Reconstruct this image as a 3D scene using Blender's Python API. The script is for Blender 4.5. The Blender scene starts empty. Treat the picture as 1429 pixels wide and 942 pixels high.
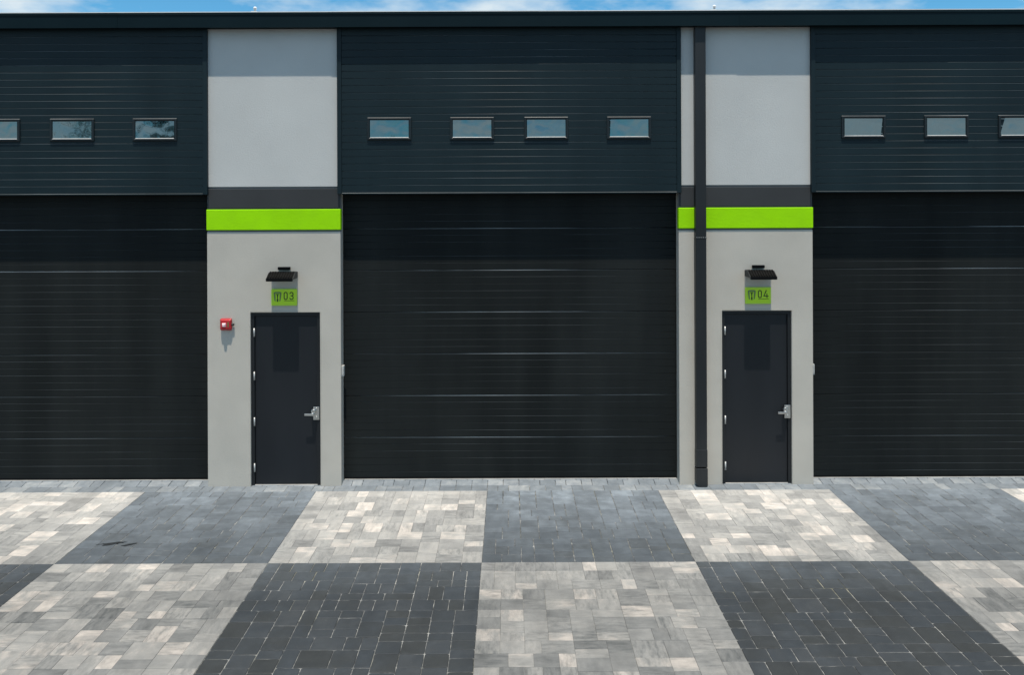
import bpy, bmesh, math, random
from mathutils import Vector, Matrix, noise

R = math.radians
rng = random.Random(7)
scene = bpy.context.scene
COL = scene.collection

# ------------------------------------------------------------------ helpers
class MB:
    """collects geometry and links it as ONE mesh object"""
    def __init__(s):
        s.v, s.f, s.sm, s.mi = [], [], [], []

    def add(s, vs, fs, smooth=False, mi=0):
        o = len(s.v)
        s.v += [tuple(p) for p in vs]
        for f in fs:
            s.f.append([i + o for i in f]); s.sm.append(smooth); s.mi.append(mi)
        return s

    def box(s, x0, x1, y0, y1, z0, z1):
        vs = [(x, y, z) for z in (z0, z1) for y in (y0, y1) for x in (x0, x1)]
        return s.add(vs, [(0, 2, 3, 1), (4, 5, 7, 6), (0, 1, 5, 4), (2, 6, 7, 3), (0, 4, 6, 2), (1, 3, 7, 5)])

    def prism_x(s, prof, x0, x1, smooth=False):
        """closed (y,z) outline pulled along x"""
        n = len(prof)
        vs = [(x0, y, z) for y, z in prof] + [(x1, y, z) for y, z in prof]
        s.add(vs, [(i, (i + 1) % n, n + (i + 1) % n, n + i) for i in range(n)], smooth)
        return s.add(vs, [tuple(range(n))[::-1], tuple(range(n, 2 * n))])

    def prism_y(s, outl, y0, y1):
        """closed (x,z) outline pulled along y"""
        n = len(outl)
        vs = [(x, y0, z) for x, z in outl] + [(x, y1, z) for x, z in outl]
        s.add(vs, [(i, (i + 1) % n, n + (i + 1) % n, n + i) for i in range(n)])
        return s.add(vs, [tuple(range(n))[::-1], tuple(range(n, 2 * n))])

    def cyl(s, a, b, r0, r1=None, n=20, cap=True):
        r1 = r0 if r1 is None else r1
        a, b = Vector(a), Vector(b)
        d = (b - a).normalized()
        u = d.orthogonal().normalized(); w = d.cross(u)
        ring = lambda c, r: [c + (u * math.cos(t) + w * math.sin(t)) * r for t in (2 * math.pi * k / n for k in range(n))]
        vs = ring(a, r0) + ring(b, r1)
        s.add(vs, [(i, (i + 1) % n, n + (i + 1) % n, n + i) for i in range(n)], True)
        if cap:
            s.add(vs, [tuple(range(n))[::-1], tuple(range(n, 2 * n))])
        return s

    def build(s, name, mat, parent=None, bevel=0.0, seg=2, recalc=True, mat2=None):
        me = bpy.data.meshes.new(name)
        me.from_pydata(s.v, [], s.f)
        me.polygons.foreach_set('use_smooth', s.sm)
        me.materials.append(mat)
        if mat2:
            me.materials.append(mat2); me.polygons.foreach_set('material_index', s.mi)
        if recalc:
            bm = bmesh.new(); bm.from_mesh(me)
            bmesh.ops.remove_doubles(bm, verts=bm.verts, dist=1e-5)
            bmesh.ops.recalc_face_normals(bm, faces=bm.faces)
            bm.to_mesh(me); bm.free()
        o = bpy.data.objects.new(name, me)
        COL.objects.link(o)
        if parent is not None:
            o.parent = parent
        if bevel:
            m = o.modifiers.new('bevel', 'BEVEL')
            m.width = bevel; m.segments = seg; m.limit_method = 'ANGLE'; m.angle_limit = R(40)
        return o


def tag(o, label=None, cat=None, group=None, kind=None):
    for k, v in (('label', label), ('category', cat), ('group', group), ('kind', kind)):
        if v: o[k] = v
    return o


def empty(name, loc):
    o = bpy.data.objects.new(name, None)
    o.empty_display_size = 0.2
    COL.objects.link(o); o.location = loc
    return o


def copy_tree(o, parent=None):
    c = o.copy(); COL.objects.link(c)
    if parent is not None: c.parent = parent
    for ch in list(o.children):
        copy_tree(ch, c)
    return c


# ------------------------------------------------------------------ materials
def new_mat(name):
    m = bpy.data.materials.new(name); m.use_nodes = True
    nt = m.node_tree
    return m, nt, nt.nodes['Principled BSDF'], nt.nodes.new, nt.links.new


def ramp(nt, stops):
    n = nt.nodes.new('ShaderNodeValToRGB')
    el = n.color_ramp.elements
    while len(el) < len(stops): el.new(0.5)
    for e, (p, c) in zip(el, stops):
        e.position = p; e.color = (*c, 1) if len(c) == 3 else c
    return n


def mixc(nt, mode='MIX'):
    n = nt.nodes.new('ShaderNodeMix'); n.data_type = 'RGBA'; n.blend_type = mode
    return n   # inputs 0 factor, 6 A, 7 B, output 2


def coat(name, col, rough=0.45, var=0.12, scale=3.0, bump=0.0, bscale=300, spec=0.5, metal=0.0, warp=0.0, streak=False, dust=0.0, dust_col=(.25, .26, .26), lip_glint=0.0, lip_glint_col=(.42, .43, .43), lip_glint_min=.2, trowel=0.0):
    """painted surface: mottled colour, uneven roughness, fine bump, optional slow warp of the sheet"""
    m, nt, b, N, L = new_mat(name)
    tc = N('ShaderNodeTexCoord'); mp = N('ShaderNodeMapping')
    L(tc.outputs['Object'], mp.inputs[0])
    if streak: mp.inputs['Scale'].default_value = (1, 1, .18)
    n1 = N('ShaderNodeTexNoise'); n1.inputs['Scale'].default_value = scale; n1.inputs['Detail'].default_value = 6
    L(mp.outputs[0], n1.inputs['Vector'])
    lo = tuple(c * (1 - var) for c in col); hi = tuple(min(1, c * (1 + var)) for c in col)
    rp = ramp(nt, [(.3, lo), (.7, hi)]); L(n1.outputs['Fac'], rp.inputs[0])
    out = rp.outputs[0]
    if dust:
        n3 = N('ShaderNodeTexNoise'); n3.inputs['Scale'].default_value = scale * 2.3; n3.inputs['Detail'].default_value = 8
        L(mp.outputs[0], n3.inputs['Vector'])
        mr = N('ShaderNodeMapRange'); mr.inputs[1].default_value = .4; mr.inputs[2].default_value = .8
        mr.inputs[3].default_value = 0; mr.inputs[4].default_value = dust
        L(n3.outputs['Fac'], mr.inputs[0])
        mx = mixc(nt); L(mr.outputs[0], mx.inputs[0]); L(out, mx.inputs[6]); mx.inputs[7].default_value = (*dust_col, 1)
        out = mx.outputs[2]
    if lip_glint:   # sun glint painted as a paler colour on the upward facing lips
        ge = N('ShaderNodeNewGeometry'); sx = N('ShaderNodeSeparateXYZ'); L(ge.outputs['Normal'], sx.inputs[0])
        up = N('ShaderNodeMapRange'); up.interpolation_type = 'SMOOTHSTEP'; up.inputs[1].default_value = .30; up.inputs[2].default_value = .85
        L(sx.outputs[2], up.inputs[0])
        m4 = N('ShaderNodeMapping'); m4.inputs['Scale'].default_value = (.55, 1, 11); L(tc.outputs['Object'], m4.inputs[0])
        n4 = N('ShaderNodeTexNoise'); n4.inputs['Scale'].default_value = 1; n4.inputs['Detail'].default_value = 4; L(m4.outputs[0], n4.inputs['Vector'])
        r4 = N('ShaderNodeMapRange'); r4.inputs[1].default_value = .42; r4.inputs[2].default_value = .64; r4.inputs[3].default_value = lip_glint_min; r4.inputs[4].default_value = 1
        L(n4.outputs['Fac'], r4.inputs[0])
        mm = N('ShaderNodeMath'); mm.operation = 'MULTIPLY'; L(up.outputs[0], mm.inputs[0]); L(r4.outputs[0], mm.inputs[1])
        mk = N('ShaderNodeMath'); mk.operation = 'MULTIPLY'; L(mm.outputs[0], mk.inputs[0]); mk.inputs[1].default_value = lip_glint
        mx2 = mixc(nt); L(mk.outputs[0], mx2.inputs[0]); L(out, mx2.inputs[6]); mx2.inputs[7].default_value = (*lip_glint_col, 1)
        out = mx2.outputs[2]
    L(out, b.inputs['Base Color'])
    mr2 = N('ShaderNodeMapRange'); L(n1.outputs['Fac'], mr2.inputs[0])
    mr2.inputs[3].default_value = max(.02, rough - .06); mr2.inputs[4].default_value = rough + .08
    L(mr2.outputs[0], b.inputs['Roughness'])
    b.inputs['Specular IOR Level'].default_value = spec
    b.inputs['Metallic'].default_value = metal
    prev = None
    if warp:
        nw = N('ShaderNodeTexNoise'); nw.inputs['Scale'].default_value = .9; nw.inputs['Detail'].default_value = 1
        L(tc.outputs['Object'], nw.inputs['Vector'])
        bw = N('ShaderNodeBump'); bw.inputs['Strength'].default_value = 1; bw.inputs['Distance'].default_value = warp
        L(nw.outputs['Fac'], bw.inputs['Height']); prev = bw
    if bump:
        n2 = N('ShaderNodeTexNoise'); n2.inputs['Scale'].default_value = bscale; n2.inputs['Detail'].default_value = 3
        L(tc.outputs['Object'], n2.inputs['Vector'])
        bp = N('ShaderNodeBump'); bp.inputs['Strength'].default_value = 1; bp.inputs['Distance'].default_value = bump
        L(n2.outputs['Fac'], bp.inputs['Height'])
        if prev: L(prev.outputs[0], bp.inputs['Normal'])
        prev = bp
    if trowel:
        n5 = N('ShaderNodeTexNoise'); n5.inputs['Scale'].default_value = 38; n5.inputs['Detail'].default_value = 5; n5.inputs['Roughness'].default_value = .65
        L(tc.outputs['Object'], n5.inputs['Vector'])
        b5 = N('ShaderNodeBump'); b5.inputs['Strength'].default_value = 1; b5.inputs['Distance'].default_value = trowel
        L(n5.outputs['Fac'], b5.inputs['Height'])
        if prev: L(prev.outputs[0], b5.inputs['Normal'])
        prev = b5
    if prev: L(prev.outputs[0], b.inputs['Normal'])
    return m


M = {}
M['stucco'] = coat('stucco', (.478, .450, .400), .85, .06, 1.6, .0030, 160, .25, dust=.14, dust_col=(.40, .385, .35), trowel=.0019)
M['stucco_upper'] = coat('upper stucco', (.505, .512, .502), .85, .045, 1.1, .0022, 160, .25, dust=.12, dust_col=(.41, .41, .40), trowel=.0019)  # bluer than the lower stucco: cool cast of the upper wall put into the colour
M['groove'] = coat('stucco groove', (.16, .165, .165), .85, .1, 2, .001, 160, .2)
M['dark_band'] = coat('charcoal band paint', (.040, .043, .046), .75, .08, 2, .0016, 160, .2)
M['green_band'] = coat('lime band paint', (.31, .70, .004), .8, .06, 2.4, .0016, 160, .08, dust=.10, dust_col=(.22, .40, .03), trowel=.002)
M['header'] = coat('header panel steel', (.0060, .0158, .0205), .46, .16, 1.3, .0004, 500, .22, warp=.006, streak=True, dust=.04, dust_col=(.06, .085, .095), lip_glint=.72, lip_glint_min=.4)
M['win_frame'] = coat('window frame', (.0072, .0115, .014), .4, .1, 1.3, 0, 1, .4, lip_glint=.85)
M['door_steel'] = coat('overhead door steel', (.0122, .0144, .0148), .5, .2, 1.2, .0004, 500, .07, warp=.006, streak=True, dust=.16, dust_col=(.042, .048, .046), lip_glint=.34, lip_glint_min=.18)
M['joint_edge'] = coat('glinting section edge', (.012, .014, .0145), .4, .18, 1.2, .0004, 500, .5, warp=.006, lip_glint=1.0, lip_glint_col=(.72, .73, .72), lip_glint_min=.06)  # bright sun glint put into the colour of the rounded top edge
M['joint_dull'] = coat('faintly glinting section edge', (.010, .012, .0125), .5, .18, 1.2, .0004, 500, .25, warp=.006, lip_glint=.45, lip_glint_col=(.5, .51, .5), lip_glint_min=.04)  # weaker painted glint for most joints of the side doors
M['fascia'] = coat('fascia metal', (.0018, .0100, .0140), .46, .15, .8, 0, 1, .12, warp=.004, dust=.03, dust_col=(.05, .08, .09))
M['pipe'] = coat('downpipe metal', (.0125, .0145, .0165), .45, .14, 2, 0, 1, .35, warp=.004, streak=True, dust=.07, dust_col=(.12, .12, .12))
M['leaf'] = coat('entry door paint', (.0098, .0116, .0150), .42, .12, 1.5, .0003, 300, .35, warp=.003, streak=True, dust=.06, dust_col=(.05, .055, .06))
M['frame'] = coat('door frame paint', (.010, .0115, .0135), .45, .12, 2, 0, 1, .35)
M['black'] = coat('black lamp housing', (.0022, .0023, .0028), .5, .2, 9, .0003, 300, .10)
M['lamp_end'] = coat('grey lamp end cap', (.035, .037, .038), .6, .1, 9, 0, 1, .3)
M['lens'] = coat('lamp lens', (.5, .5, .48), .25, .05, 9)
M['steel'] = coat('satin steel', (.62, .61, .59), .3, .08, 20, metal=1.0)
M['bead'] = coat('pale window bead', (.36, .37, .375), .4, .08, 20)
M['hinge'] = coat('hinge steel', (.55, .55, .54), .42, .1, 20, metal=.6)
M['rubber'] = coat('black rubber', (.010, .010, .010), .8, .2, 6, spec=.2)
M['concrete'] = coat('concrete sill', (.42, .41, .39), .9, .2, 6, .002, 120, .2, dust=.3, dust_col=(.25, .25, .24))
M['sign'] = coat('lime sign plate', (.47, .74, .020), .45, .05, 6)
M['sign_ink'] = coat('dark green lettering', (.018, .055, .006), .6, .1, 20)
M['sign_rim'] = coat('pale sign rim', (.50, .72, .14), .5, .05, 6)
M['emblem'] = coat('grey green emblem', (.13, .215, .075), .6, .1, 20)
M['red'] = coat('red alarm plastic', (.42, .012, .018), .35, .1, 8)
M['clear'] = coat('frosted strobe lens', (.80, .60, .63), .12, .1, 60, .004, 60)  # pink tint is the red housing's reflection put into the lens colour
M['white_box'] = coat('pale plastic box', (.40, .40, .385), .5, .06, 8)
M['roof'] = coat('white roof membrane', (.74, .75, .75), .7, .06, 1)
M['inner'] = coat('dark interior wall', (.03, .03, .03), .9, .1, 1)
M['bark'] = coat('tree bark', (.06, .045, .035), .9, .3, 5, .02, 20)

# tinted reflective window pane
def glass_mat(name, tint, ior):
    m, nt, b, N, L = new_mat(name)
    tc = N('ShaderNodeTexCoord')
    n = N('ShaderNodeTexNoise'); n.inputs['Scale'].default_value = 2.2; n.inputs['Detail'].default_value = 2
    L(tc.outputs['Object'], n.inputs['Vector'])
    bp = N('ShaderNodeBump'); bp.inputs['Distance'].default_value = .010; bp.inputs['Strength'].default_value = 1
    L(n.outputs['Fac'], bp.inputs['Height']); L(bp.outputs[0], b.inputs['Normal'])
    n2 = N('ShaderNodeTexNoise'); n2.inputs['Scale'].default_value = 14; n2.inputs['Detail'].default_value = 6
    L(tc.outputs['Object'], n2.inputs['Vector'])
    rp = ramp(nt, [(.35, tint), (.8, tuple(c * 1.8 for c in tint))]); L(n2.outputs['Fac'], rp.inputs[0])
    L(rp.outputs[0], b.inputs['Base Color'])
    mr = N('ShaderNodeMapRange'); L(n2.outputs['Fac'], mr.inputs[0]); mr.inputs[3].default_value = .01; mr.inputs[4].default_value = .06
    L(mr.outputs[0], b.inputs['Roughness'])
    b.inputs['IOR'].default_value = ior
    b.inputs['Specular Tint'].default_value = (.76, .96, 1.0, 1)
    return m
M['glass'] = glass_mat('tinted glass', (.013, .024, .028), 2.6)


def paver_mat():
    """attribute 'tone': R random, G 0 pale / 1 charcoal / .5 border, B random; uv = metres on the stone, u along its streaks"""
    m, nt, b, N, L = new_mat('concrete pavers')
    at = N('ShaderNodeAttribute'); at.attribute_name = 'tone'
    sp = N('ShaderNodeSeparateColor'); L(at.outputs['Color'], sp.inputs[0])
    uv = N('ShaderNodeUVMap'); uv.uv_map = 'UVMap'
    geo = N('ShaderNodeNewGeometry')
    sep = N('ShaderNodeSeparateXYZ'); L(geo.outputs['Position'], sep.inputs[0])

    def noise_(vec, sc, det, rough=.6):
        n = N('ShaderNodeTexNoise'); n.inputs['Scale'].default_value = sc; n.inputs['Detail'].default_value = det
        n.inputs['Roughness'].default_value = rough
        L(vec, n.inputs['Vector']); return n.outputs['Fac']

    def math_(op, a, c=None, clamp=False):
        n = N('ShaderNodeMath'); n.operation = op; n.use_clamp = clamp
        for i, q in enumerate((a, c)):
            if q is None: continue
            if isinstance(q, (int, float)): n.inputs[i].default_value = q
            else: L(q, n.inputs[i])
        return n.outputs[0]

    def rng_(x, a, c, d, e):
        n = N('ShaderNodeMapRange'); L(x, n.inputs[0])
        for i, q in enumerate((a, c, d, e)): n.inputs[i + 1].default_value = q
        return n.outputs[0]

    mp = N('ShaderNodeMapping'); mp.inputs['Scale'].default_value = (6, 21, 1)
    wob = N('ShaderNodeTexNoise'); wob.inputs['Scale'].default_value = 9; wob.inputs['Detail'].default_value = 3; L(uv.outputs[0], wob.inputs['Vector'])
    wa = N('ShaderNodeVectorMath'); wa.operation = 'MULTIPLY_ADD'; L(wob.outputs['Color'], wa.inputs[0]); wa.inputs[1].default_value = (.03, .03, 0); L(uv.outputs[0], wa.inputs[2])
    L(wa.outputs[0], mp.inputs[0])
    streak = noise_(mp.outputs[0], 1.0, 8, .66)
    mpb = N('ShaderNodeMapping'); mpb.inputs['Scale'].default_value = (4.0, 7.5, 1); mpb.inputs['Location'].default_value = (31, 7, 0); L(uv.outputs[0], mpb.inputs[0])
    cloud = noise_(mpb.outputs[0], 1.0, 4)
    fine = noise_(geo.outputs['Position'], 240, 4)
    # pale stones: base tone of the stone + streaks of dark pigment
    pal = ramp(nt, [(0, (.098, .101, .101)), (.22, (.158, .160, .158)), (.50, (.214, .213, .206)), (.72, (.265, .258, .245)), (.86, (.362, .332, .304)), (1, (.47, .425, .386))])
    t0 = math_('ADD', math_('MULTIPLY', sp.outputs[0], .72), math_('MULTIPLY', rng_(cloud, .28, .72, 0, 1), .34))
    L(math_('SUBTRACT', t0, .02, True), pal.inputs[0])
    sk = mixc(nt, 'MULTIPLY')
    L(math_('MULTIPLY', rng_(streak, .45, .66, 0, 1), math_('ADD', math_('MULTIPLY', sp.outputs[2], .8), .1)), sk.inputs[0])
    L(pal.outputs[0], sk.inputs[6]); sk.inputs[7].default_value = (.46, .49, .51, 1)
    # charcoal stones
    dk = ramp(nt, [(0, (.019, .0225, .0255)), (.3, (.031, .0345, .036)), (.6, (.030, .0365, .0435)), (1, (.051, .055, .058))])
    L(math_('ADD', math_('MULTIPLY', sp.outputs[0], .55), math_('MULTIPLY', cloud, .45)), dk.inputs[0])
    big = noise_(geo.outputs['Position'], .9, 5)
    med = noise_(geo.outputs['Position'], 7, 6, .65)
    # mineral dust that builds up toward the building and in patches
    near = rng_(sep.outputs['Y'], -3.6, .1, .0, 1.0)
    dfac = math_('MULTIPLY', math_('MULTIPLY', near, rng_(big, .25, .75, .6, 1.2)), math_('ADD', math_('MULTIPLY', sp.outputs[2], .42), .80))
    dfac = math_('MULTIPLY', dfac, rng_(med, .3, .7, .78, 1.2))
    dfac = math_('ADD', dfac, math_('MULTIPLY', rng_(med, .5, .75, 0, 1), .05))
    md = mixc(nt); L(math_('MULTIPLY', dfac, .80, True), md.inputs[0]); L(dk.outputs[0], md.inputs[6]); md.inputs[7].default_value = (.226, .262, .300, 1)
    # white specks of sand and scuffs on the charcoal ones
    spk = rng_(noise_(geo.outputs['Position'], 30, 6, .75), .64, .74, 0, .6)
    ms = mixc(nt); L(spk, ms.inputs[0]); L(md.outputs[2], ms.inputs[6]); ms.inputs[7].default_value = (.17, .175, .17, 1)
    # pale stones get paler toward the wall
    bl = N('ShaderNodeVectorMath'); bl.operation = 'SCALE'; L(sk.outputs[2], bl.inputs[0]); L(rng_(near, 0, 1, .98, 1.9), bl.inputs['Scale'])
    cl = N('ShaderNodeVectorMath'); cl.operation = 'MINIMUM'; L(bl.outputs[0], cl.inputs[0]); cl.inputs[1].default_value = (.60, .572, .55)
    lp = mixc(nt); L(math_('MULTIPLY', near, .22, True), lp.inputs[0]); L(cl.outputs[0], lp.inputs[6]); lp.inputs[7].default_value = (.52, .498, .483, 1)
    # border stones next to the building
    bd = ramp(nt, [(0, (.125, .147, .168)), (.5, (.195, .22, .245)), (.8, (.275, .295, .31)), (1, (.41, .42, .42))])
    L(math_('ADD', math_('MULTIPLY', sp.outputs[0], .5), math_('MULTIPLY', rng_(med, .3, .75, 0, 1), .5)), bd.inputs[0])
    m1 = mixc(nt); L(math_('GREATER_THAN', sp.outputs[1], .75), m1.inputs[0]); L(lp.outputs[2], m1.inputs[6]); L(ms.outputs[2], m1.inputs[7])
    isb = math_('MULTIPLY', math_('GREATER_THAN', sp.outputs[1], .25), math_('LESS_THAN', sp.outputs[1], .75))
    m2 = mixc(nt); L(isb, m2.inputs[0]); L(m1.outputs[2], m2.inputs[6]); L(bd.outputs[0], m2.inputs[7])
    # broad soft grime and faint wheel marks over everything
    gm = N('ShaderNodeMapping'); gm.inputs['Scale'].default_value = (1.6, .35, 1); L(geo.outputs['Position'], gm.inputs[0])
    grime = rng_(noise_(gm.outputs[0], 1.3, 6, .65), .30, .62, .80, 1.04)
    g2 = rng_(noise_(geo.outputs['Position'], 3.3, 7, .7), .28, .55, .86, 1.03)
    mf = mixc(nt, 'MULTIPLY'); mf.inputs[0].default_value = 1
    g = N('ShaderNodeCombineColor')
    fv = math_('MULTIPLY', math_('MULTIPLY', rng_(fine, .25, .75, .76, 1.24), grime), g2)
    for i in range(3): L(fv, g.inputs[i])
    L(m2.outputs[2], mf.inputs[6]); L(g.outputs[0], mf.inputs[7])
    L(mf.outputs[2], b.inputs['Base Color'])
    L(rng_(med, .2, .8, .62, .85), b.inputs['Roughness'])
    b.inputs['Specular IOR Level'].default_value = .35
    bp = N('ShaderNodeBump'); bp.inputs['Strength'].default_value = 1; bp.inputs['Distance'].default_value = .0035
    L(math_('ADD', math_('MULTIPLY', fine, .45), math_('MULTIPLY', med, .9)), bp.inputs['Height']); L(bp.outputs[0], b.inputs['Normal'])
    return m
M['paver'] = paver_mat()


def sand_mat():
    m, nt, b, N, L = new_mat('joint sand')
    geo = N('ShaderNodeNewGeometry')
    n = N('ShaderNodeTexNoise'); n.inputs['Scale'].default_value = 5.5; n.inputs['Detail'].default_value = 7
    n.inputs['Roughness'].default_value = .7
    L(geo.outputs['Position'], n.inputs['Vector'])
    rp = ramp(nt, [(.36, (.03, .033, .034)), (.50, (.12, .123, .123)), (.68, (.36, .356, .34))]); L(n.outputs['Fac'], rp.inputs[0])
    n2 = N('ShaderNodeTexNoise'); n2.inputs['Scale'].default_value = 1.1; L(geo.outputs['Position'], n2.inputs['Vector'])
    mr = N('ShaderNodeMapRange'); mr.inputs[1].default_value = .55; mr.inputs[2].default_value = .7; L(n2.outputs['Fac'], mr.inputs[0])
    mx = mixc(nt, 'MULTIPLY'); L(mr.outputs[0], mx.inputs[0]); L(rp.outputs[0], mx.inputs[6]); mx.inputs[7].default_value = (1, .96, .74, 1)
    L(mx.outputs[2], b.inputs['Base Color']); b.inputs['Roughness'].default_value = .95
    return m
M['sand'] = sand_mat()


def ground_mat():
    m, nt, b, N, L = new_mat('yard asphalt')
    geo = N('ShaderNodeNewGeometry')
    n = N('ShaderNodeTexNoise'); n.inputs['Scale'].default_value = .35; n.inputs['Detail'].default_value = 9
    L(geo.outputs['Position'], n.inputs['Vector'])
    rp = ramp(nt, [(.3, (.042, .042, .043)), (.7, (.075, .075, .074))]); L(n.outputs['Fac'], rp.inputs[0])
    L(rp.outputs[0], b.inputs['Base Color']); b.inputs['Roughness'].default_value = .9
    return m
M['ground'] = ground_mat()


def stain_mat():
    m, nt, b, N, L = new_mat('oil stain')
    geo = N('ShaderNodeNewGeometry')
    n = N('ShaderNodeTexNoise'); n.inputs['Scale'].default_value = 30; n.inputs['Detail'].default_value = 5
    L(geo.outputs['Position'], n.inputs['Vector'])
    rp = ramp(nt, [(.3, (.008, .010, .012)), (.75, (.026, .030, .034))]); L(n.outputs['Fac'], rp.inputs[0])
    L(rp.outputs[0], b.inputs['Base Color']); b.inputs['Roughness'].default_value = .55
    return m
M['stain'] = stain_mat()


def leaf_mat(name, c0, c1):
    m, nt, b, N, L = new_mat(name)
    geo = N('ShaderNodeNewGeometry')
    n = N('ShaderNodeTexNoise'); n.inputs['Scale'].default_value = 1.3; L(geo.outputs['Position'], n.inputs['Vector'])
    rp = ramp(nt, [(.3, c0), (.7, c1)]); L(n.outputs['Fac'], rp.inputs[0]); L(rp.outputs[0], b.inputs['Base Color'])
    b.inputs['Roughness'].default_value = .6
    return m
M['foliage'] = leaf_mat('foliage', (.02, .035, .014), (.06, .09, .03))

# ------------------------------------------------------------------ ground and paving
YB = -.235            # edge of the checkerboard, just in front of the wall
FS = 2.44             # one field of the checkerboard
X00 = -.325
U = FS / 32

g = MB(); g.box(-600, 600, -600, 600, -.5, -.03)
tag(g.build('ground', M['ground']), kind='structure')
s = MB(); s.add([(-15, -7.6, -.0058), (14.4, -7.6, -.0058), (14.4, .5, -.0058), (-15, .5, -.0058)], [(0, 1, 2, 3)])
tag(s.build('sand_bed', M['sand'], recalc=False), kind='structure')


def compose(n, r):
    """n cut into pieces of 2, 3 and 4"""
    out = []
    while n > 0:
        if n in (2, 3): k = n
        elif n == 4: k = r.choice((4, 2, 2))
        else: k = r.choice([c for c in (2, 2, 3, 3, 3, 4) if n - c != 1])
        out.append(k); n -= k
    return out


def strips(n, r):
    a = [3] * (n // 3)
    q = n % 3
    if q == 1: a[r.randrange(len(a))] = 4
    if q == 2: a.insert(r.randrange(len(a) + 1), 2)
    return a


def lay(x, y, w, h, r, out):
    if (w > 13 or h > 13) and (w > 18 or h > 12 or r.random() < .6):
        if w >= h * r.uniform(.7, 1.4):
            k = r.randrange(6, w - 5); lay(x, y, k, h, r, out); lay(x + k, y, w - k, h, r, out)
        else:
            k = r.randrange(6, h - 5); lay(x, y, w, k, r, out); lay(x, y + k, w, h - k, r, out)
        return
    if r.random() < .55:
        yy = y
        for a in strips(h, r):
            xx = x
            for k in compose(w, r): out.append((xx, yy, k, a)); xx += k
            yy += a
    else:
        xx = x
        for a in strips(w, r):
            yy = y
            for k in compose(h, r): out.append((xx, yy, a, k)); yy += k
            xx += a


PV, PF, PUV, PT = [], [], [], []
def stone(x0, y0, x1, y1, typ, r):
    dark = typ > .25
    gap = (.0033 if typ > .75 else .0024) if dark else .0010
    if dark and r.random() < .3: gap *= 1.5
    x0 += gap; y0 += gap; x1 -= gap; y1 -= gap
    w, h = x1 - x0, y1 - y0
    cr = r.uniform(.008, .016) if dark else .003
    jit = .0022 if dark else .0006
    pts = []
    nseg = 3 if dark else 2
    cs = [(x0 + cr, y0 + cr, math.pi), (x1 - cr, y0 + cr, 1.5 * math.pi), (x1 - cr, y1 - cr, 0), (x0 + cr, y1 - cr, .5 * math.pi)]
    for ci in range(4):
        cx, cy, a0 = cs[ci]
        for k in range(3 if dark else 2):
            a = a0 + (k / (2 if dark else 1)) * math.pi / 2
            pts.append((cx + cr * math.cos(a), cy + cr * math.sin(a)))
        nx, ny, a1 = cs[(ci + 1) % 4]
        p, q = pts[-1], (nx + cr * math.cos(a1), ny + cr * math.sin(a1))
        for k in range(1, nseg):
            t = k / nseg + r.uniform(-.08, .08)
            ox, oy = (0, r.uniform(-jit, jit)) if ci % 2 == 0 else (r.uniform(-jit, jit), 0)
            pts.append((p[0] + (q[0] - p[0]) * t + ox, p[1] + (q[1] - p[1]) * t + oy))
    n = len(pts)
    zc = r.uniform(-.0012, .0012); ax = r.uniform(-.006, .006); ay = r.uniform(-.006, .006)
    mx, my = (x0 + x1) / 2, (y0 + y1) / 2
    ins = .005 if dark else .0022
    dz = .0045 if dark else .0014
    base = len(PV)
    def zz(px, py): return zc + (px - mx) * ax + (py - my) * ay
    for px, py in pts: PV.append((px, py, -.03))
    for px, py in pts: PV.append((px, py, zz(px, py) - dz))
    for px, py in pts:
        qx = px + (ins if px < mx else -ins) * min(1, abs(px - mx) / (w / 2) * 1.0)
        qy = py + (ins if py < my else -ins) * min(1, abs(py - my) / (h / 2) * 1.0)
        PV.append((qx, qy, zz(px, py)))
    fs = [tuple(base + 2 * n + i for i in range(n))]
    for lv in (0, 1):
        for i in range(n):
            j = (i + 1) % n
            fs.append((base + lv * n + i, base + lv * n + j, base + (lv + 1) * n + j, base + (lv + 1) * n + i))
    long_x = w > h
    if r.random() < .2: long_x = not long_x
    ou, ov = r.uniform(0, 60), r.uniform(0, 60)
    tone = (r.random(), typ, r.random(), 1)
    for f in fs:
        PF.append(f)
        for vi in f:
            v = PV[vi]
            a, c = (v[0] - x0, v[1] - y0) if long_x else (v[1] - y0, v[0] - x0)
            PUV.extend((ou + a, ov + c)); PT.extend(tone)


for row in range(3):
    for k in range(-6, 6):
        r = random.Random(1000 + row * 57 + k * 13)
        xa = X00 + FS * k; yb = YB - FS * (row + 1)
        typ = 1.0 if (k + row) % 2 == 0 else 0.0
        cells = []
        lay(0, 0, 32, 32, r, cells)
        for (cx, cy, w, h) in cells:
            stone(xa + cx * U, yb + cy * U, xa + (cx + w) * U, yb + (cy + h) * U, typ, r)
# border course along the wall and the stones that run into the door recesses
r = random.Random(5)
for yy0, yy1 in ((YB, YB + .235), (YB + .235, YB + .235 + .155), (YB + .39, YB + .56)):
    x = -14.965
    while x < 14.2:
        w = r.choice((2, 3, 3, 4)) * U
        stone(x, yy0, x + w, yy1, .5, r); x += w
PV = [(x, y, z + .17 * min(max(y, 0), .2)) for x, y, z in PV]
me = bpy.data.meshes.new('pavement')
me.from_pydata(PV, [], PF)
uvl = me.uv_layers.new(name='UVMap'); uvl.data.foreach_set('uv', PUV)
ca = me.color_attributes.new('tone', 'FLOAT_COLOR', 'CORNER'); ca.data.foreach_set('color', PT)
me.materials.append(M['paver'])
pav = bpy.data.objects.new('pavement', me); COL.objects.link(pav)
tag(pav, kind='structure')

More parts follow.
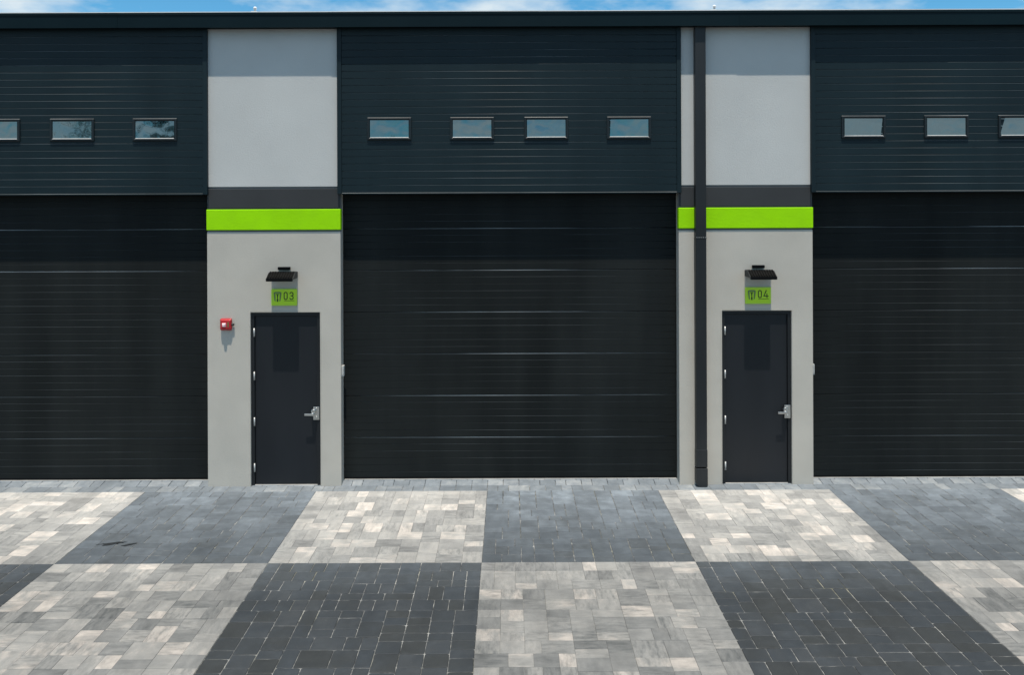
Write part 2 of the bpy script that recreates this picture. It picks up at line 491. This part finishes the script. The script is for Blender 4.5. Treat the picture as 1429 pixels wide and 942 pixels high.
# dark stain on the grey field
st = MB()
def blob(cx, cy, pts):
    st.add([(cx + a, cy + c, .0035) for a, c in pts], [tuple(range(len(pts)))])
def spread(pts, r):
    out = []
    for i, p in enumerate(pts):
        q = pts[(i + 1) % len(pts)]
        for k in range(4):
            t = k / 4
            out.append((p[0] + (q[0] - p[0]) * t + r.uniform(-.004, .004), p[1] + (q[1] - p[1]) * t + r.uniform(-.005, .005)))
    return out
r = random.Random(3)
blob(-4.83, -2.10, spread([(-.17, -.03), (-.05, .015), (.06, .055), (.18, .06), (.12, .02), (.05, -.01), (-.01, -.06), (-.08, -.065), (-.06, -.02)], r))
blob(-4.62, -2.115, spread([(-.06, -.04), (.01, .0), (.08, .04), (.11, .035), (.05, -.03), (-.005, -.06)], r))
st_o = st.build('ground_stain', M['stain'], recalc=False)
tag(st_o, 'small dark oily stain on the charcoal paver field left of the first entry door', 'stain')

# ------------------------------------------------------------------ the building
B = empty('warehouse_building', (0, 0, 0))
tag(B, 'grey stucco warehouse with black overhead doors, lime green stripes and a dark fascia', 'building')

P = 6.865                                   # bay pitch
HALF = 2.458                                # half of a door opening
ZTOP = 6.658
Z_HB = 4.246                                # underside of the header panels
DOOR_Y = .20

# body and roof
b = MB(); b.box(-11.3, 11.3, .44, 15, -.03, ZTOP); b.build('wall', M['inner'], B)
b = MB(); b.box(-11.45, 11.45, -.125, 15.2, 6.715, 6.884); b.build('roof', M['roof'], B)

# fascia lengths with butt joints
prof = [(-.178, 6.643), (-.178, 6.818), (-.187, 6.826), (-.187, 6.858), (-.13, 6.858), (-.13, 6.71), (.06, 6.71), (.06, 6.662), (-.160, 6.662), (-.160, 6.643)]
xs = [-11.5, -8.6, -5.62, -2.57, .42, 3.32, 6.35, 9.3, 11.5]
for i in range(len(xs) - 1):
    d = .0035 if i % 2 else 0
    f = MB(); f.prism_x([(y - d if y < -.1 else y, z) for y, z in prof], xs[i], xs[i + 1] + (.02 if d else -.0005))
    f.build('fascia', M['fascia'], B)

# pillars
def pillar(x0, x1, door=None):
    core = MB(); core.box(x0 + .001, x1 - .001, .1, .46, -.03, ZTOP - .002); core.build('pillar', M['stucco'], B)
    gr = MB(); gr.box(x0 + .004, x1 - .004, .016, .1, 3.62, 4.42)
    gr.build('reveal_groove', M['groove'], B)
    up = MB(); up.box(x0, x1, 0, .1, 4.356, ZTOP); up.build('upper_wall', M['stucco_upper'], B, bevel=.006)
    db = MB(); db.box(x0 + .012, x1 - .012, -.002, .1, 4.044, 4.331); db.build('charcoal_stripe', M['dark_band'], B, bevel=.007)
    gb = MB(); gb.box(x0 - .004, x1 + .004, -.016, .1, 3.728, 4.030); gb.build('green_stripe', M['green_band'], B, bevel=.009)
    lw = MB()
    if door is None:
        lw.box(x0, x1, 0, .1, -.03, 3.703)
    else:
        dx0, dx1, dz = door
        lw.prism_y([(x0, -.03), (dx0, -.03), (dx0, dz), (dx1, dz), (dx1, -.03), (x1, -.03), (x1, 3.703), (x0, 3.703)], 0, .1)
    lw.build('lower_wall', M['stucco'], B, bevel=.008)
    if door:   # stucco bead around the opening
        bd = MB()
        bd.box(dx0 - .016, dx0 - .003, -.005, .02, .002, dz + .016)
        bd.box(dx1 + .003, dx1 + .016, -.005, .02, .002, dz + .016)
        bd.box(dx0 - .003, dx1 + .003, -.005, .02, dz + .003, dz + .016)
        bd.build('corner_bead', M['stucco'], B, bevel=.002)

D3 = (-3.763, -2.752, 2.527)
D4 = (3.093, 4.104, 2.527)
pillar(-11.25, -9.313)
pillar(-4.390, -2.448, D3)
pillar(2.468, 4.417, D4)
pillar(9.333, 11.27)

# a ribbed sheet: flat with grooves every `pitch`, each with a rounded lower lip that catches the sun
def ribbed(mb, x0, x1, z0, z1, y, grooves, rad=.005, dep=.006, back=.04, gap=.0035, top=0.0):
    prof = [(y, z0)]
    flags = []; tops = set()
    for zc in grooves:
        for k in range(7):
            a = k / 6 * math.pi / 2
            prof.append((y + rad - rad * math.cos(a), zc - rad + rad * math.sin(a)))
            flags.append(len(prof) - 1)
        prof += [(y + dep, zc + .0004), (y + dep, zc + gap), (y, zc + gap + .002)]
    if top:
        for k in range(9):
            a = k / 8 * math.pi / 2
            prof.append((y + top - top * math.cos(a), z1 - top + top * math.sin(a)))
            flags.append(len(prof) - 1); tops.add(len(prof) - 1)
    else:
        prof.append((y, z1))
    n = len(prof)
    arcs = set(flags)
    vs = [(x0, a, c) for a, c in prof] + [(x1, a, c) for a, c in prof]
    for i in range(n - 1):
        mb.add([vs[i], vs[i + 1], vs[n + i + 1], vs[n + i]], [(0, 1, 2, 3)], i in arcs and i + 1 in arcs, 1 if i in tops and i + 1 in tops else 0)
    # back and rim
    mb.add([(x0, y + back, z0), (x1, y + back, z0), (x1, y + back, z1), (x0, y + back, z1)], [(0, 3, 2, 1)])
    for x in (x0, x1):
        mb.add([(x, a, c) for a, c in prof] + [(x, y + back, z1), (x, y + back, z0)], [tuple(range(n + 2))])
    mb.add([(x0, y, z0), (x1, y, z0), (x1, y + back, z0), (x0, y + back, z0)], [(0, 1, 2, 3)])
    mb.add([(x0, y + top, z1), (x1, y + top, z1), (x1, y + back, z1), (x0, y + back, z1)], [(3, 2, 1, 0)])


WIN_X = (-1.735, -.537, .537, 1.735)
WZ0, WZ1 = 5.063, 5.318
tilt = random.Random(11)

def bay(cx):
    # header panel in front of the door head
    h = MB()
    ribbed(h, cx - 2.425, cx + 2.425, Z_HB + .02, ZTOP, -.045, [4.272 + .1033 * k for k in range(1, 23)], rad=.009, dep=.009, back=.19, gap=.0022)
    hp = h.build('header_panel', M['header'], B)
    for xa, xb in ((-2.492, -2.427), (2.427, 2.492)):
        t = MB(); t.box(cx + xa, cx + xb, -.056, -.003, Z_HB, ZTOP)
        t.build('side_trim', M['header'], hp, bevel=.005)
    t = MB(); t.box(cx - 2.4265, cx + 2.4265, -.058, -.003, Z_HB - .004, Z_HB + .018); t.build('bottom_trim', M['header'], hp, bevel=.006, seg=3)
    for i, wx in enumerate(WIN_X):
        x = cx + wx
        w2, = (.2825,)
        f = MB()
        # frame ring: outer box profile with sloped inner lip
        o = [(x - w2 - .038, WZ0 - .037), (x + w2 + .038, WZ0 - .037), (x + w2 + .038, WZ1 + .037), (x - w2 - .038, WZ1 + .037)]
        n1 = [(x - w2 - .012, WZ0 - .012), (x + w2 + .012, WZ0 - .012), (x + w2 + .012, WZ1 + .012), (x - w2 - .012, WZ1 + .012)]
        n2 = [(x - w2, WZ0), (x + w2, WZ0), (x + w2, WZ1), (x - w2, WZ1)]
        lay_ = [(o, -.044), (o, -.066), (n1, -.070), (n2, -.056), (n2, -.046)]
        for (pa, ya), (pb, yb) in zip(lay_[:-1], lay_[1:]):
            for k in range(4):
                j = (k + 1) % 4
                f.add([(pa[k][0], ya, pa[k][1]), (pa[j][0], ya, pa[j][1]), (pb[j][0], yb, pb[j][1]), (pb[k][0], yb, pb[k][1])], [(0, 1, 2, 3)])
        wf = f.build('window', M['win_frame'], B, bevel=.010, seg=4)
        p = MB(); p.box(-w2 + .004, w2 - .004, -.002, .002, -(WZ1 - WZ0) / 2 + .002, (WZ1 - WZ0) / 2 - .002)
        po = p.build('pane', M['glass'], wf)
        po.location = (x, -.0525, (WZ0 + WZ1) / 2)
        po.rotation_euler = (R(tilt.uniform(-.8, .25)), 0, R(tilt.uniform(-2.2, 2.2)))
        gk = MB(); gk.prism_x([(-.0735, WZ0 - .006), (-.0735, WZ0 - .002), (-.056, WZ0 + .008), (-.056, WZ0 - .006)], x - w2 + .004, x + w2 - .004)
        gk.build('sill_bead', M['bead'], wf, bevel=.002)
    # sectional overhead door
    SEC = .618
    bk = MB(); bk.box(cx - HALF - .03, cx + HALF + .03, DOOR_Y + .055, .439, .0, 4.5)
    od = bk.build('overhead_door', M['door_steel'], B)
    for k in range(7):
        z0 = .035 + SEC * k if k else .062
        z1 = .035 + SEC * (k + 1)
        q = MB()
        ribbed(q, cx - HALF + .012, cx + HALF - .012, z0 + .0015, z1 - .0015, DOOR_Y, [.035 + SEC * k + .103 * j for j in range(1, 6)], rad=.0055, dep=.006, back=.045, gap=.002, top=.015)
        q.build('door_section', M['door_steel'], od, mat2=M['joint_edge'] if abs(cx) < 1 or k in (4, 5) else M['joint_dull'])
    sl = MB(); sl.box(cx - HALF + .012, cx + HALF - .012, DOOR_Y + .004, DOOR_Y + .04, .036, .060); sl.build('bottom_seal', M['rubber'], od)
    for xa, xb in ((-HALF, -HALF + .010), (HALF - .010, HALF)):
        tr = MB(); tr.box(cx + xa, cx + xb, DOOR_Y - .012, DOOR_Y + .05, .0, 4.4)
        tr.build('side_seal', M['rubber'], od)
    th = MB(); th.box(cx - HALF, cx + HALF, DOOR_Y - .012, .44, -.03, .0345); th.build('door_sill', M['concrete'], B)

for cx in (-6.855, .01, 6.875):
    bay(cx)

# entry doors
def entry_door(d):
    dx0, dx1, dz = d
    fr = .050
    lf = MB(); lf.box(dx0 + fr + .003, dx1 - fr - .003, .052, .095, .012, dz - fr - .005)
    leaf = lf.build('door', M['leaf'], B, bevel=.002)
    f = MB()
    f.prism_y([(dx0 + .001, 0), (dx0 + fr, 0), (dx0 + fr, dz - fr), (dx1 - fr, dz - fr), (dx1 - fr, 0), (dx1 - .001, 0), (dx1 - .001, dz - .001), (dx0 + .001, dz - .001)], .022, .099)
    f.build('door_frame', M['frame'], leaf, bevel=.004)
    sl = MB(); sl.box(dx0 + fr, dx1 - fr, .03, .099, -.02, .009); sl.build('threshold', M['concrete'], leaf)
    for z in (.265, .935, 1.60, 2.235):
        h = MB(); h.cyl((dx0 + fr - .002, .016, z - .06), (dx0 + fr - .002, .016, z + .06), .0100, n=14)
        h.box(dx0 + fr - .013, dx0 + fr + .009, .018, .024, z - .062, z + .062)
        h.build('hinge', M['hinge'], leaf)
    # lever handle with latch plate
    z = 1.055; x = dx1 - fr - .018
    hd = MB()
    hd.box(x - .036, x + .052, .006, .020, z - .095, z + .095)
    hd.cyl((x - .030, .012, z + .035), (x - .030, -.030, z + .035), .036, .030, n=24)
    hd.cyl((x + .008, .008, z - .055), (x + .008, .000, z - .055), .014, n=16)
    hd.cyl((x + .008, .008, z + .070), (x + .008, .000, z + .070), .012, n=16)
    hd.cyl((x - .035, .02, z - .005), (x - .035, -.055, z - .005), .030, .022, n=24)
    hd.box(x - .150, x - .020, -.064, -.042, z - .020, z + .012)
    hd.build('handle', M['steel'], leaf, bevel=.004)
for d in (D3, D4):
    entry_door(d)

# ------------------------------------------------------------------ downpipe
dp = empty('downpipe', (2.768, 0, 0))
tag(dp, 'dark square downpipe running from the fascia to the paving left of the second entry door', 'downpipe')
t = MB(); t.box(-.078, .078, -.118, -.004, .30, 6.660); t.build('pipe', M['pipe'], dp, bevel=.012, seg=3)
t = MB(); t.prism_x([(-.122, .54), (-.122, .285), (0 - .003, .285), (-.003, .54)], -.081, .081); t.build('pipe_sleeve', M['pipe'], dp, bevel=.008)
t = MB(); t.prism_y([(-.083, .075), (-.060, .012), (-.040, .0), (.070, .0), (.083, .02), (.083, .27), (-.083, .27)], -.128, -.004); t.build('boot', M['pipe'], dp, bevel=.008)
t = MB()
for dx in (-.06, -.03, 0, .03, .06):
    t.cyl((dx, -.117, 3.600), (dx, -.123, 3.600), .006, .004, n=10)
t.build('rivet_row', M['hinge'], dp)
t = MB(); t.box(-.0805, .0805, -.1205, -.004, 3.585, 3.592); t.build('pipe_joint', M['pipe'], dp)

# ------------------------------------------------------------------ wall lamps
def wall_lamp(x, label):
    L_ = empty('wall_lamp', (x, 0, 3.075))
    tag(L_, label, 'wall lamp', 'wall lamps above the entry doors')
    top = [(-.004, .050), (-.135, .050), (-.165, .044), (-.205, .024), (-.245, -.002), (-.285, -.024), (-.304, -.028), (-.304, -.070), (-.292, -.070), (-.28, -.045), (-.004, -.045)]
    h = MB(); h.prism_x(top, -.183, .183)
    for k in range(10):       # raised cooling fins across the visor
        fx = -.165 + k * .0365
        fin = [(y - .006, z + .013) for y, z in top[1:6]]
        h.prism_x(fin + [(y, z - .004) for y, z in top[1:6]][::-1], fx - .008, fx + .008)
    h.build('housing', M['black'], L_, bevel=.003)
    for sx in (-1, 1):
        e = MB(); e.prism_x([(y * .985, z * .96) for y, z in top], sx * .185 if sx < 0 else .184, sx * .192); 
        e.build('end_cap', M['lamp_end'], L_, bevel=.002)
    m_ = MB(); m_.box(-.088, .088, -.055, -.002, .075, .118); m_.build('mounting_box', M['black'], L_, bevel=.006)
    l_ = MB(); l_.box(-.165, .165, -.26, -.04, -.052, -.0455); l_.build('lens', M['lens'], L_)
    return L_
wall_lamp(-3.262, 'black louvred wall lamp above the 03 sign')
wall_lamp(3.616, 'black louvred wall lamp above the 04 sign')

# ------------------------------------------------------------------ unit signs
def strokes(mb, pts, w, y0, y1, closed=False):
    n = len(pts)
    for i in range(n if closed else n - 1):
        a, c = Vector(pts[i]), Vector(pts[(i + 1) % n])
        d = (c - a)
        if d.length < 1e-6: continue
        d.normalize(); q = Vector((-d.y, d.x)) * w / 2; e = d * w * .42
        o = [a - e + q, a - e - q, c + e - q, c + e + q]
        k = .00012 * (i % 2)
        mb.prism_y([(p.x, p.y) for p in o], y0 - k, y1)

def arc(cx, cz, rx, rz, a0, a1, n=8):
    return [(cx + rx * math.cos(R(a0 + (a1 - a0) * k / n)), cz + rz * math.sin(R(a0 + (a1 - a0) * k / n))) for k in range(n + 1)]

def unit_sign(x, digit, label):
    S = empty('unit_sign', (x, 0, 2.751))
    tag(S, label, 'sign', 'lime unit signs above the entry doors')
    W, H = .186, .121
    c = .014
    out = arc(W - c, H - c, c, c, 0, 90, 4) + arc(-W + c, H - c, c, c, 90, 180, 4) + arc(-W + c, -H + c, c, c, 180, 270, 4) + arc(W - c, -H + c, c, c, 270, 360, 4)
    p = MB(); p.prism_y(out, -.026, -.003); p.build('sign_plate', M['sign'], S, bevel=.003)
    y0, y1 = -.0285, -.0262
    rim = MB()
    k = .93
    strokes(rim, [(a * k, c_ * .90) for a, c_ in out], .0035, y0 + .001, y1, True); rim.build('border_line', M['sign_rim'], S)
    z0, z1 = -.030, .072     # digit height band
    dg = MB()
    o_ = arc(.030 - .006, z1 - .022, .022, .022, 0, 180, 6) + arc(.024, z0 + .022, .022, .022, 180, 360, 6)
    strokes(dg, o_, .0125, y0, y1, True)
    if digit == 3:
        strokes(dg, arc(.108, z1 - .027, .024, .026, 160, -75, 8), .0125, y0, y1)
        strokes(dg, [(.100, .0225), (.112, .0225)], .0125, y0 - .0002, y1)
        strokes(dg, arc(.108, z0 + .026, .025, .026, 75, -160, 8), .0125, y0 - .0003, y1)
    else:
        strokes(dg, [(.116, z1), (.082, -.008), (.144, -.008)], .0125, y0, y1)
        strokes(dg, [(.126, .022), (.126, z0)], .0125, y0 - .0003, y1)
    dg.build('lettering', M['sign_ink'], S)
    ul = MB(); ul.box(.000, .150, y0, y1, -.053, -.047); ul.build('underline', M['sign_ink'], S)
    # emblem: bracket shaped frame with tapering legs around a keystone
    em = MB()
    em.prism_y([(-.150, .072), (-.125, .080), (-.062, .080), (-.038, .072), (-.040, .058), (-.148, .058)], y0, y1)
    em.prism_y([(-.152, .0575), (-.128, .0575), (-.121, -.060), (-.137, -.050)], y0, y1)
    em.prism_y([(-.060, .0575), (-.036, .0575), (-.051, -.050), (-.067, -.060)], y0, y1)
    em.build('emblem', M['emblem'], S)
    kd = MB()
    kd.prism_y([(-.120, .049), (-.120, .040), (-.104, .040), (-.098, -.022), (-.105, -.022), (-.104, -.064), (-.084, -.064), (-.083, -.022), (-.090, -.022), (-.084, .040), (-.068, .040), (-.068, .049)], y0, y1)
    kd.build('keystone_mark', M['sign_ink'], S)
    return S
unit_sign(-3.266, 3, 'lime green sign plate reading 03 with a grey emblem')
unit_sign(3.614, 4, 'lime green sign plate reading 04 with a grey emblem')

# ------------------------------------------------------------------ fire alarm
A = empty('fire_alarm', (-4.107, 0, 2.362))
tag(A, 'red fire alarm strobe on the grey wall left of the first entry door', 'fire alarm')
t = MB(); t.box(-.080, .080, -.042, -.002, -.086, .086); t.build('back_box', M['red'], A, bevel=.012, seg=3)
t = MB(); t.add([(a, y, c) for y, s_ in ((-.0425, .082), (-.066, .066)) for a, c in ((-s_, -s_ * .95), (s_, -s_ * .95), (s_, s_ * .95), (-s_, s_ * .95))],
      [(0, 1, 5, 4), (1, 2, 6, 5), (2, 3, 7, 6), (3, 0, 4, 7), (4, 5, 6, 7)]); t.build('front_cover', M['red'], A, bevel=.008)
t = MB(); t.add([(a, y, c) for y, s_ in ((-.0665, .029), (-.102, .016)) for a, c in ((-s_ - .018, -s_ - .006), (s_ - .018, -s_ - .006), (s_ - .018, s_ - .006), (-s_ - .018, s_ - .006))],
      [(0, 1, 5, 4), (1, 2, 6, 5), (2, 3, 7, 6), (3, 0, 4, 7), (4, 5, 6, 7)]); t.build('strobe_lens', M['clear'], A, bevel=.004)
t = MB()
for k in range(4): t.box(.030, .052, -.0695, -.0665, -.034 + k * .02, -.024 + k * .02)
t.build('sounder_grille', M['emblem'], A)
t = MB(); t.cyl((.082, -.03, -.005), (.115, -.03, -.005), .022, .018, n=16); t.build('conduit_plug', M['lamp_end'], A)

# ------------------------------------------------------------------ small boxes by the overhead doors
def wall_box(x0, x1, z, label):
    o = empty('sensor_box', ((x0 + x1) / 2, .06, z))
    w = (x1 - x0) / 2
    m_ = MB(); m_.box(-w, w, -.045, .045, -.078, .078); m_.build('case', M['white_box'], o, bevel=.006)
    c_ = MB(); c_.box(-w * .7, w * .7, -.050, -.0455, -.055, .055); c_.build('cover', M['white_box'], o, bevel=.002)
    tag(o, label, 'sensor box', 'small pale boxes on the door jambs')
wall_box(-2.447, -2.412, 1.665, 'small pale box on the jamb right of the 03 entry door')
wall_box(4.418, 4.444, 1.665, 'small pale box on the jamb right of the 04 entry door')

# ------------------------------------------------------------------ roof clamps
def roof_clamp(x, label):
    o = empty('roof_clamp', (x, -.10, 6.884))
    m_ = MB(); m_.cyl((0, 0, 0), (0, 0, .035), .016, n=12); m_.build('stem', M['steel'], o)
    c_ = MB()
    for k in range(6):
        a0, a1 = -math.pi / 2 + k * math.pi / 6, -math.pi / 2 + (k + 1) * math.pi / 6
        c_.cyl((0, 0, .05 + .026 * math.sin(a0)), (0, 0, .05 + .026 * math.sin(a1)), .026 * math.cos(a0) + .0005, .026 * math.cos(a1) + .0005, n=14, cap=False)
    c_.build('cap', M['roof'], o)
    q = MB(); q.prism_x([(-.02, 0), (.02, 0), (.02, .008), (-.02, .008)], -.055, .03); q.build('foot', M['roof'], o)
    tag(o, label, 'roof clamp', 'white clamps on the roof edge')
roof_clamp(-3.648, 'tiny white clamp on the roof edge left of centre, above the 03 pillar')
roof_clamp(2.975, 'tiny white clamp on the roof edge right of centre, above the 04 pillar')

# ------------------------------------------------------------------ trees across the yard (they show in the window panes)
def tree(x, y, h, rad, seed, label):
    r = random.Random(seed)
    T = empty('shade_tree', (x, y, 0))
    tag(T, label, 'tree', 'trees across the yard')
    k = MB()
    k.cyl((0, 0, -.03), (.1, 0, h * .45), .28, .17, n=12)
    for i in range(6):
        a = i * 1.05 + r.random()
        k.cyl((.1, 0, h * .42), (math.cos(a) * rad * .7, math.sin(a) * rad * .7, h * r.uniform(.6, .85)), .12, .03, n=8)
    k.build('trunk', M['bark'], T)
    c = MB()
    clumps = [(Vector((r.gauss(0, .45) * rad, r.gauss(0, .45) * rad, h * r.uniform(.52, .95))), r.uniform(.25, .5) * rad) for _ in range(26)]
    for cc, cr in clumps:
        for _ in range(130):
            p = cc + Vector((r.gauss(0, .5), r.gauss(0, .5), r.gauss(0, .38))) * cr
            u = Vector((r.gauss(0, 1), r.gauss(0, 1), r.gauss(0, 1))).normalized()
            w = u.orthogonal().normalized(); s_ = r.uniform(.12, .24)
            c.add([p - u * s_, p + w * s_ * .5, p + u * s_, p - w * s_ * .5], [(0, 1, 2, 3)])
    c.build('crown', M['foliage'], T, recalc=False)
tree(-19, -38, 9.6, 3.4, 21, 'leafy tree across the yard mirrored in the left header windows')
tree(-7.5, -46, 8.6, 2.2, 22, 'narrow tree across the yard mirrored in the middle header windows')
tree(17.5, -44, 8.4, 3.0, 23, 'low broad tree across the yard mirrored in the right header windows')

# ------------------------------------------------------------------ light and sky
EL = 75.3
w = bpy.data.worlds.new('World'); scene.world = w; w.use_nodes = True
nt = w.node_tree; N = nt.nodes.new; L = nt.links.new
bg = nt.nodes['Background']
sky = N('ShaderNodeTexSky'); sky.sky_type = 'NISHITA'; sky.sun_disc = False
sky.sun_elevation = R(EL); sky.sun_rotation = math.pi
sky.air_density = 1.0; sky.dust_density = .6; sky.ozone_density = 2.2
tc = N('ShaderNodeTexCoord'); mp = N('ShaderNodeMapping'); mp.inputs['Scale'].default_value = (1, 1, 2.6); mp.inputs['Location'].default_value = (.35, .1, .0)
L(tc.outputs['Generated'], mp.inputs[0])
n = N('ShaderNodeTexNoise'); n.inputs['Scale'].default_value = 5.5; n.inputs['Detail'].default_value = 8; n.inputs['Roughness'].default_value = .56
L(mp.outputs[0], n.inputs['Vector'])
rp = ramp(nt, [(.43, (0, 0, 0)), (.62, (1, 1, 1))]); L(n.outputs['Fac'], rp.inputs[0])
tn = mixc(nt, 'MULTIPLY'); tn.inputs[0].default_value = 1; L(sky.outputs[0], tn.inputs[6]); tn.inputs[7].default_value = (.62, 1.34, 1.56, 1)   # clear humid subtropical blue
mx = mixc(nt); L(rp.outputs[0], mx.inputs[0]); L(tn.outputs[2], mx.inputs[6]); mx.inputs[7].default_value = (7.6, 8.8, 9.6, 1)
L(mx.outputs[2], bg.inputs[0]); bg.inputs[1].default_value = .092

sd = bpy.data.lights.new('sun', 'SUN'); sd.energy = 5.4; sd.angle = R(.53); sd.color = (1, .92, .80)
so = bpy.data.objects.new('sun', sd); COL.objects.link(so)
so.rotation_euler = (R(90 - EL), 0, 0); so.location = (0, -10, 20)

# ------------------------------------------------------------------ camera
cd = bpy.data.cameras.new('camera'); cam = bpy.data.objects.new('camera', cd); COL.objects.link(cam)
cd.sensor_width = 36; cd.lens = 36 * 1195 / 1429
cd.shift_x = .00315; cd.shift_y = -.1309
cd.clip_end = 2000
cam.location = (0, -12.45, 4.1); cam.rotation_euler = (R(90), R(.22), 0)
scene.camera = cam

scene.view_settings.view_transform = 'Standard'
scene.view_settings.look = 'None'
scene.view_settings.exposure = 0
